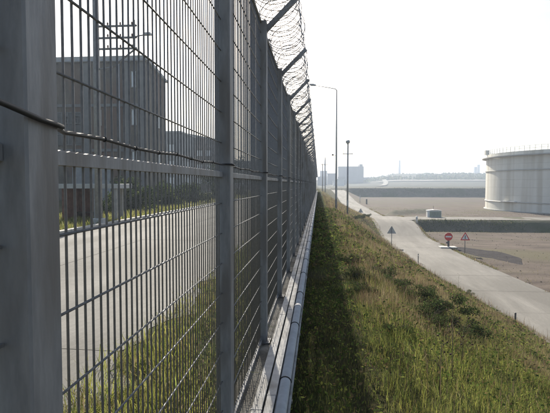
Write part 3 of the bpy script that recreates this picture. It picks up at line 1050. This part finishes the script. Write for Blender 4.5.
t = thing("marker_post", "thin dark marker post at the grass edge by the road", "post", (7.95, 40.5, gz(7.95, 40.5)))
MB().box(-.03, .03, -.025, .025, -.1, .75, .01).build("post_body", 'darkpost', t)
MB().box(-.028, .028, -.029, -.0255, .56, .64).build("reflector", 'white', t)
t = thing("marker_stub", "stubby dark post in the grass at the lower road edge", "post", (9.0, 23.5, gz(9.0, 23.5)))
MB().box(-.035, .035, -.035, .035, -.1, .42, .01).build("post_body", 'darkpost', t)
t = thing("field_post", "dark short post standing on the gravel far beyond the junction", "post", (15.0, 158, ROAD_Z))
MB().box(-.22, .22, -.15, .15, 0, 1.6, .04).build("post_body", 'darkpost', t)
t = thing("edge_post", "pale thin post beside the far road bend", "post", (13.6, 166, float(road_z(166))))
MB().tube([(0, 0, -.3), (0, 0, 2.4)], .09, 8).build("post_body", 'signback', t)

# cabinet on the bund
t = thing("service_cabinet", "small white ended green metal cabinet on the bund road", "cabinet", (15.95, 74.9, BUND_Z + .03))
MB().box(0, 2.0, .0, .9, .0, .98).build("body", 'white', t)
for i in range(4):
    d = MB().box(.30 + i * .42, .70 + i * .42, -.03, -.002, .06, .86).build("door", 'green', t)
    MB().box(.64 + i * .42, .67 + i * .42, -.05, -.031, .4, .55).build("handle", 'darkpost', d)
MB().prism([(-.08, .985), (1.0, 1.08), (2.08, .985), (2.08, 1.0), (1.0, 1.13), (-.08, 1.0)], 'y', -.1, 1.0).build("roof", 'white', t)
MB().tube([(.95, .5, 1.05), (.95, .5, 1.65)], .03, 6).build("vent_pipe", 'darkpost', t)

# ------------------------------------------------------------------ storage tank
TX, TY, TR, TH = 68.5, 127.0, 26.3, 12.9
tank = thing("storage_tank", "large white cylindrical oil storage tank with railed roof rim", "storage tank", (TX, TY, ROAD_Z))
SEG = 144
def ringpts(r, z):
    return [(r * math.cos(2 * math.pi * i / SEG), r * math.sin(2 * math.pi * i / SEG), z) for i in range(SEG)]
def lathe(prof, closed=True):
    b = MB()
    vs, fs = [], []
    for (r, z) in prof:
        vs += ringpts(r, z)
    m = len(prof)
    for k in range(m - 1 if not closed else m):
        l = (k + 1) % m
        for i in range(SEG):
            j = (i + 1) % SEG
            fs.append((k * SEG + i, k * SEG + j, l * SEG + j, l * SEG + i))
    return b.add(vs, fs, False)
cz_ = [.18, 1.9, 3.7, 5.5, 7.3, 9.1, 10.9, TH]
for k in range(7):
    r = TR - .012 * k
    lathe([(r, cz_[k]), (r, cz_[k + 1] - .02), (r - .03, cz_[k + 1] - .015), (r - .2, cz_[k + 1] - .015), (r - .2, cz_[k])]).build("shell_course", 'tankpaint', tank)
lathe([(TR + .35, 0), (TR + .35, .16), (TR - .3, .178), (TR - .3, 0)]).build("base_ring", 'lintel', tank)
lathe([(TR + .005, TH - .35), (TR + .95, TH - .30), (TR + .95, TH - .08), (TR + .005, TH - .06)]).build("wind_girder", 'tankrim', tank)
lathe([(TR + .005, 9.35), (TR + .16, 9.37), (TR + .16, 9.52), (TR + .005, 9.57)]).build("stiffening_ring", 'tankrim', tank)
lathe([(TR + .005, 2.05), (TR + .15, 2.07), (TR + .15, 2.2), (TR + .005, 2.27)]).build("stiffening_ring", 'tankrim', tank)
lathe([(TR - .12, TH - .06), (TR - .12, TH + .75), (TR - .25, TH + .75), (TR - .25, TH - .06)]).build("rim_plate", 'tankpaint', tank)
lathe([(TR - .26, TH - 1.2), (TR - .26, TH - 1.1), (.5, TH - .9), (.5, TH - 1.2)]).build("floating_roof", 'roofsheet', tank)
rl = MB()
for zz in (TH + 1.3, TH + 1.85):
    rl.tube(ringpts(TR - .18, zz), .025, 5, closed=True)
rl.build("handrail", 'tankrim', tank)
rp = MB().box(-.03, .03, -.03, .03, TH + .70, TH + 1.86).mesh("rail_post", 'tankrim')
for i in range(120):
    a = 2 * math.pi * i / 120
    link("rail_post", rp, tank, ((TR - .18) * math.cos(a), (TR - .18) * math.sin(a), 0))
# stair landing and stair on the lit side
aL = R(168)
c = Vector((math.cos(aL), math.sin(aL), 0)); tg = Vector((-c.y, c.x, 0))
p = c * (TR - .1)
MB().bar(p + Vector((0, 0, TH + .78)), p + Vector((0, 0, TH + 1.95)), .9, 1.0).build("gauge_hut", 'tankpaint', tank)
# shell manhole platform and pipe stubs low on the wall
for (deg, zz, ww) in ((197, 2.3, 2.6), (201, 2.3, 2.6)):
    a = R(deg); cc = Vector((math.cos(a), math.sin(a), 0)); tg = Vector((-cc.y, cc.x, 0))
    pp = cc * (TR + .4)
    MB().bar(pp - tg * ww / 2 + Vector((0, 0, zz)), pp + tg * ww / 2 + Vector((0, 0, zz)), .8, .12).build("platform", 'white', tank)
for deg in (246, 252):
    a = R(deg); cc = Vector((math.cos(a), math.sin(a), 0))
    MB().tube([cc * (TR - .1) + Vector((0, 0, .9)), cc * (TR + 1.3) + Vector((0, 0, .9)), cc * (TR + 1.5) + Vector((0, 0, .7)), cc * (TR + 1.5) + Vector((0, 0, -.2))], .28, 12).build("pipe_stub", 'tankpaint', tank)

# ------------------------------------------------------------------ inside the fence: buildings
GL = -.15
def windows(t, wall_axis, pos, spots, w, h, depth=.12):
    """glass panes set in frames; pos = wall plane; wall_axis 'y' (faces -y) or 'x' (faces +x)"""
    for (a, z) in spots:
        f = MB()
        if wall_axis == 'y':
            for (x0, x1, z0, z1) in ((a - .1, a, z - .1, z + h + .1), (a + w, a + w + .1, z - .1, z + h + .1), (a, a + w, z - .1, z), (a, a + w, z + h, z + h + .1), (a + w / 2 - .04, a + w / 2 + .04, z, z + h)):
                f.box(x0, x1, pos - depth, pos - .003, z0, z1)
            o = f.build("window", 'lintel', t)
            MB().box(a, a + w, pos - .05, pos - .004, z, z + h).build("pane", 'glass', o)
        else:
            for (y0, y1, z0, z1) in ((a - .1, a, z - .1, z + h + .1), (a + w, a + w + .1, z - .1, z + h + .1), (a, a + w, z - .1, z), (a, a + w, z + h, z + h + .1), (a + w / 2 - .04, a + w / 2 + .04, z, z + h)):
                f.box(pos + .003, pos + depth, y0, y1, z0, z1)
            o = f.build("window", 'lintel', t)
            MB().box(pos + .004, pos + .05, a, a + w, z, z + h).build("pane", 'glass', o)

t = thing("industrial_hall", "tall dark industrial hall with flat front parapet and few pale windows", "building", (0, 0, GL))
hf, hb_ = 17.7, 16.1
MB().prism([(60, 0), (68.2, 0), (68.2, hb_), (60, hf - .25)], 'x', -46, -21.2).build("wall", 'hall', t)
MB().prism([(59.7, hf - .5), (60.6, hf - .5), (68.6, hb_ + .02), (68.6, hb_ + .3), (60.6, hf), (59.7, hf)], 'x', -46.3, -20.9).build("roof", 'lintel', t)
for x in (-45.4, -39.5, -34, -28.5, -23.4, -21.6):
    MB().box(x - .35, x + .35, 59.72, 59.997, 0, hf - .52).build("pilaster", 'hall2', t)
for zz in (6.1, 11.6):
    MB().box(-46, -21.2, 59.80, 59.996, zz, zz + .35).build("string_course", 'hall2', t)
windows(t, 'y', 60, [(-22.75, 14.0), (-22.75, 9.4), (-22.75, 4.8), (-27.2, 9.4)], .42, 1.75, .10)
windows(t, 'y', 60, [(-30.1, 9.5), (-31.4, 9.5)], .5, .85, .10)
windows(t, 'x', -21.2, [(64.6, 9.6), (64.6, 4.6)], .8, 1.5, .10)
for x in (-44.2, -38.2, -32.6):
    b_ = MB().box(x, x + 3.4, 59.90, 59.996, 6.9, 11.0).build("window_bay", 'glassdark', t)
    for q in range(5):
        MB().box(x + .02 + q * .82, x + .10 + q * .82, 59.84, 59.898, 6.9, 11.0).build("mullion", 'hall2', b_)
    for q in range(4):
        MB().box(x, x + 3.4, 59.85, 59.897, 6.9 + q * 1.34, 6.98 + q * 1.34).build("transom", 'hall2', b_)
for x in (-33.2, -24.2):
    MB().tube([(x, 59.55, 0), (x, 59.55, 17.0)], .09, 8).build("downpipe", 'lampsteel', t)
MB().tube([(-46, 59.58, 17.1), (-21, 59.58, 17.1)], .13, 8).build("gutter", 'lampsteel', t)
for q in range(7):
    MB().box(-21.19, -21.14, 60.3 + q * 1.15, 60.36 + q * 1.15, 0, 15.9 + .15 * (7 - q) * .2).build("wall_rib", 'hall2', t)
d = MB().box(-30.5, -25.6, 59.86, 59.995, 0, 4.6).build("door", 'roofsheet', t)
for k in range(9):
    MB().box(-30.4, -25.7, 59.83, 59.858, .2 + k * .48, .24 + k * .48).build("door_rib", 'roofsheet', d)

def low_block(name, lab, x0, x1, y0, y1, h0, h1, m, rows, wn_, win_h=1.5):
    t = thing(name, lab, "building", (0, 0, GL))
    MB().prism([(x0, 0), (x1, 0), (x1, h1), (x0, h0)], 'y', y0, y1).build("wall", m, t)
    MB().prism([(x0 - .3, h0 + .02), (x1 + .3, h1 + .02), (x1 + .3, h1 + .4), (x0 - .3, h0 + .4)], 'y', y0 - .3, y1 + .3).build("roof", 'roofsheet', t)
    sp = []
    for r_ in range(rows):
        for i in range(wn_):
            sp.append((x0 + 1 + i * (x1 - x0 - 2) / max(wn_, 1), 2.2 + r_ * 4))
    windows(t, 'y', y0, sp, 1.4, win_h)
    windows(t, 'x', x1, [(y0 + 2 + i * 4, 2.2 + r_ * 4) for r_ in range(min(rows, 2)) for i in range(int((y1 - y0 - 3) // 4))], 1.6, win_h)
    return t
low_block("workshop", "dark three storey workshop just beyond the tall hall", -44, -33.6, 120, 134, 14.6, 14.6, 'hall2', 3, 4)
low_block("workshop", "dark shed with sloping roof beyond the three storey workshop", -41, -28.6, 142, 165, 17, 14.4, 'hall', 3, 4)
low_block("warehouse", "long low dark warehouse along the far end of the yard road", -40, -24, 195, 260, 11.5, 10.5, 'hall2', 2, 5)

t = thing("yard_shelter", "low shelter with pale flat roof slab beside the yard pole", "shelter", (0, 0, GL))
MB().box(-14.6, -11.15, 27.0, 29.2, 1.86, 2.12, .02).build("roof_slab", 'lintel', t)
MB().box(-14.5, -13.0, 28.9, 29.1, 0, 1.858).build("back_wall", 'brick', t)
MB().box(-14.5, -14.3, 27.2, 28.897, 0, 1.858).build("side_wall", 'brick', t)
MB().box(-12.6, -12.45, 27.1, 27.25, 0, 1.858).build("post", 'polecon', t)
MB().box(-11.4, -11.25, 27.1, 27.25, 0, 1.858).build("post", 'polecon', t)
MB().box(-11.75, -11.6, 28.8, 28.95, 0, 1.858).build("post", 'polecon', t)
MB().box(-14.2, -12.8, 28.3, 28.8, .40, .46).box(-14.15, -14.05, 28.35, 28.75, 0, .40).box(-12.95, -12.85, 28.35, 28.75, 0, .40).build("bench", 'bark', t)

t = thing("yard_pole", "thick concrete pole with three cross bars on the yard verge", "utility pole", (-11.25, 24.8, GL))
MB().tube([(0, 0, 0), (0, 0, 13)], [.19, .15], 12).build("pole", 'polecon', t)
MB().box(-.32, .32, -.32, .32, -.1, .35, .03).build("footing", 'lintel', t)
for zz in (10.0, 9.42, 8.88):
    b = MB().bar((.1, -.2, zz), (2.2, -.2, zz), .09, .09).build("cross_bar", 'galv', t)
    for xx in (.7, 1.35, 1.95):
        MB().tube([(xx, -.2, zz + .045), (xx, -.2, zz + .13), (xx, -.2, zz + .2)], [.03, .05, .025], 7).build("insulator", 'ceramic', b)
MB().bar((2.1, -.29, 8.75), (2.1, -.29, 10.25), .08, .08).build("end_bar", 'galv', t)
MB().bar((2.1, -.2, 8.85), (.95, -.15, 8.0), .07, .07).build("brace", 'galv', t)
MB().bar((.95, -.15, 8.0), (.12, -.1, 7.9), .07, .07).build("brace", 'galv', t)
a = MB().bar((2.1, -.36, 9.4), (2.75, -.36, 9.5), .05, .05).build("lamp_arm", 'galv', t)
MB().box(2.6, 2.98, -.48, -.24, 9.46, 9.58, .02).build("lamp_head", 'signback', a)

# hedge and trees behind the yard road
hedge_cols = [(.04, .06, .022), (.055, .08, .028), (.03, .045, .018), (.075, .085, .035)]
hm = [leaf_cloud("foliage", 3200, (1.5, 1.5, 1.5), .10, hedge_cols, 300 + i, 20) for i in range(3)]
shr = [(-15.3, 33), (-14.3, 37), (-15.6, 41), (-14.4, 46), (-15.2, 51.5), (-14.6, 57), (-15.8, 63), (-14.6, 72), (-15.4, 82), (-14.8, 95)]
words_ = ["nearest the shelter", "second from the shelter", "third from the shelter", "fourth from the shelter", "fifth from the shelter", "beside the near corner of the tall hall",
          "beside the far corner of the tall hall", "first beyond the tall hall", "second beyond the tall hall", "third beyond the tall hall"]
for k, (x, y) in enumerate(shr):
    t = thing("shrub", "dark shrub on the yard verge, " + words_[k], "shrub", (x, y, GL), k * 1.7, "shrubs along the yard verge")
    s = random.uniform(.95, 1.3)
    t.scale = (s, s, s * 1.05)
    link("foliage", hm[k % 3], t)
    link("stem", twig_me[k % 3], t)

def tree(x, y, h, lab, seed, z0=GL):
    t = thing("yard_tree", lab, "tree", (x, y, z0), 0, "trees in the yard")
    g_ = random.Random(seed)
    b = MB()
    b.tube([(0, 0, -.1), (.1, 0, h * .3), (.05, .1, h * .6), (0, 0, h * .9)], [.2, .16, .1, .04], 8)
    for i in range(7):
        a = i * 2.2
        z_ = h * (.35 + .07 * i)
        b.tube([(.06, .05, z_), (math.cos(a) * h * .14, math.sin(a) * h * .14, z_ + h * .08), (math.cos(a) * h * .26, math.sin(a) * h * .26, z_ + h * .18)], [.07, .045, .015], 6)
    b.build("trunk", 'bark', t)
    link("crown", leaf_cloud("crown", 4200, (h * .36, h * .36, h * .62), .16, hedge_cols, seed, 26), t, (0, 0, h * .28))
tree(-17.5, 88, 7.5, "dark bushy tree beyond the tall hall", 31)
tree(-19, 108, 8.5, "taller dark tree in front of the workshop", 32)
tree(-17, 150, 7.0, "smaller tree far along the yard road", 33)

# ------------------------------------------------------------------ far town and landmarks
def far_block(name, lab, x0, x1, y0, y1, z0, h, m='far', cat="building", step=None, win=True, group=None):
    t = thing(name, lab, cat, ((x0 + x1) / 2, y0, z0), 0, group)
    w = (x1 - x0) / 2
    MB().box(-w, w, 0, y1 - y0, -3, h).build("wall", m, t)
    MB().box(-w - .3, w + .3, -.3, y1 - y0 + .3, h + .01, h + .5).build("roof", m, t)
    if step:
        MB().box(step[0], step[1], 1, y1 - y0 - 1, h + .51, h + step[2]).build("plant_room", m, t)
    if win:
        b = MB()
        for r_ in range(int(h // 4)):
            for i in range(int(2 * w // 4)):
                b.box(-w + 1 + i * 4, -w + 3.2 + i * 4, -.15, -.01, 1.2 + r_ * 4, 3.0 + r_ * 4)
        if b.v:
            b.build("windows", 'darksoil', t)['kind'] = 'stuff'
    return t
far_block("office_block", "wide hazy block building on the skyline behind the cross arm mast", 24.5, 55, 620, 650, 1.5, 21.5, step=(10.5, 14, 3.2), win=False)
tw = [(-1, 9, 520, 9, "far"), (10, 20, 560, 12, "far"), (21, 29, 540, 8, "far"), (2, 12, 700, 15, "far"), (14, 22, 480, 4.2, "farwhite"), (17.5, 24, 470, 6, "farwhite"), (57, 70, 690, 5, "far"), (-14, -3, 640, 13, "far")]
wl = ["low hazy building at the far end of the fence", "hazy building left of the lamp post foot on the skyline", "low hazy building just left of the wide block", "higher hazy building behind the far poles",
      "small white building far down the road", "second small white building far down the road, taller", "low hazy building right of the wide block", "hazy building hidden partly by the fence end"]
for (a, b_, y, h, m_), w_ in zip(tw, wl):
    far_block("town_building", w_, a, b_, y, y + 12, gz((a + b_) / 2, y), h, m_, win=False, group="far town buildings")

def far_tower(x, y, h, r0, lab, name="chimney"):
    t = thing(name, lab, "chimney" if name == "chimney" else "tower", (x, y, gz(x, y)))
    MB().tube([(0, 0, -2), (0, 0, h)], [r0, r0 * .7], 14).build("shaft", 'far', t)
    MB().tube([(0, 0, h - 2.5), (0, 0, h - 1)], [r0 * .86, r0 * .86], 14).build("gallery", 'farwhite', t)
far_tower(182, 1150, 37, 2.7, "pale hazy chimney rising behind the hill ridge")
t = thing("twin_tower", "pale hazy twin tower on the ridge left of the tank", "tower", (352, 1150, gz(352, 1150)))
MB().box(-5.8, -.8, 0, 6, -3, 22).build("tower_shaft", 'far', t)
MB().box(1.1, 5.7, 0, 6, -3, 27).build("tower_shaft", 'far', t)
MB().box(-.798, 1.098, 1, 5, 7, 11).build("link_bridge", 'far', t)
for (x, y, h, l) in ((8.5, 700, 32, "thin hazy mast far behind the lamp post"), (78, 900, 26, "thin hazy mast on the ridge right of the wide block")):
    t = thing("far_mast", l, "mast", (x, y, gz(x, y)))
    MB().tube([(0, 0, 0), (0, 0, h * .6), (0, 0, h)], [1.2, .7, .25], 8).build("shaft", 'far', t)
    MB().box(-1.4, 1.4, -.4, .4, h * .6, h * .6 + .5).build("platform", 'far', t)

# ridge-line scrub on the hill
def ridge():
    g_ = np.random.default_rng(91)
    n = 6000
    x = 60 + 420 * g_.random(n)
    y = 640 + 330 * g_.random(n)
    keep = fbm(x / 60, y / 80, 95) > -.1
    x, y = x[keep], y[keep]
    n = len(x)
    k = g_.integers(0, 3, n)
    c = np.clip(pal([(.04, .055, .025), (.06, .075, .035), (.09, .09, .05)], k, g_), .01, .3)
    return blades("scrub", x, y, 1.2 + 2.8 * g_.random(n) ** 2, 2.5 + 3 * g_.random(n), c, lean=.2, seed=12)
tag(link("ridge_scrub", ridge()), "dark scrub covering the far hazy ridge", "scrub", kind='stuff')

# ------------------------------------------------------------------ haze
hz = MB().box(-2450, 2450, -60, 2450, -7, 62)
me = bpy.data.meshes.new("haze")
me.from_pydata(hz.v, [], hz.f)
hm_ = bpy.data.materials.new("haze_air")
hm_.use_nodes = True
nt = hm_.node_tree
nt.nodes.clear()
out = nt.nodes.new("ShaderNodeOutputMaterial")
pv = nt.nodes.new("ShaderNodeVolumePrincipled")
pv.inputs['Color'].default_value = (.66, .78, .96, 1)
pv.inputs['Density'].default_value = .0007
pv.inputs['Anisotropy'].default_value = .35
nt.links.new(pv.outputs[0], out.inputs['Volume'])
me.materials.append(hm_)
tag(link("haze", me), kind='stuff')
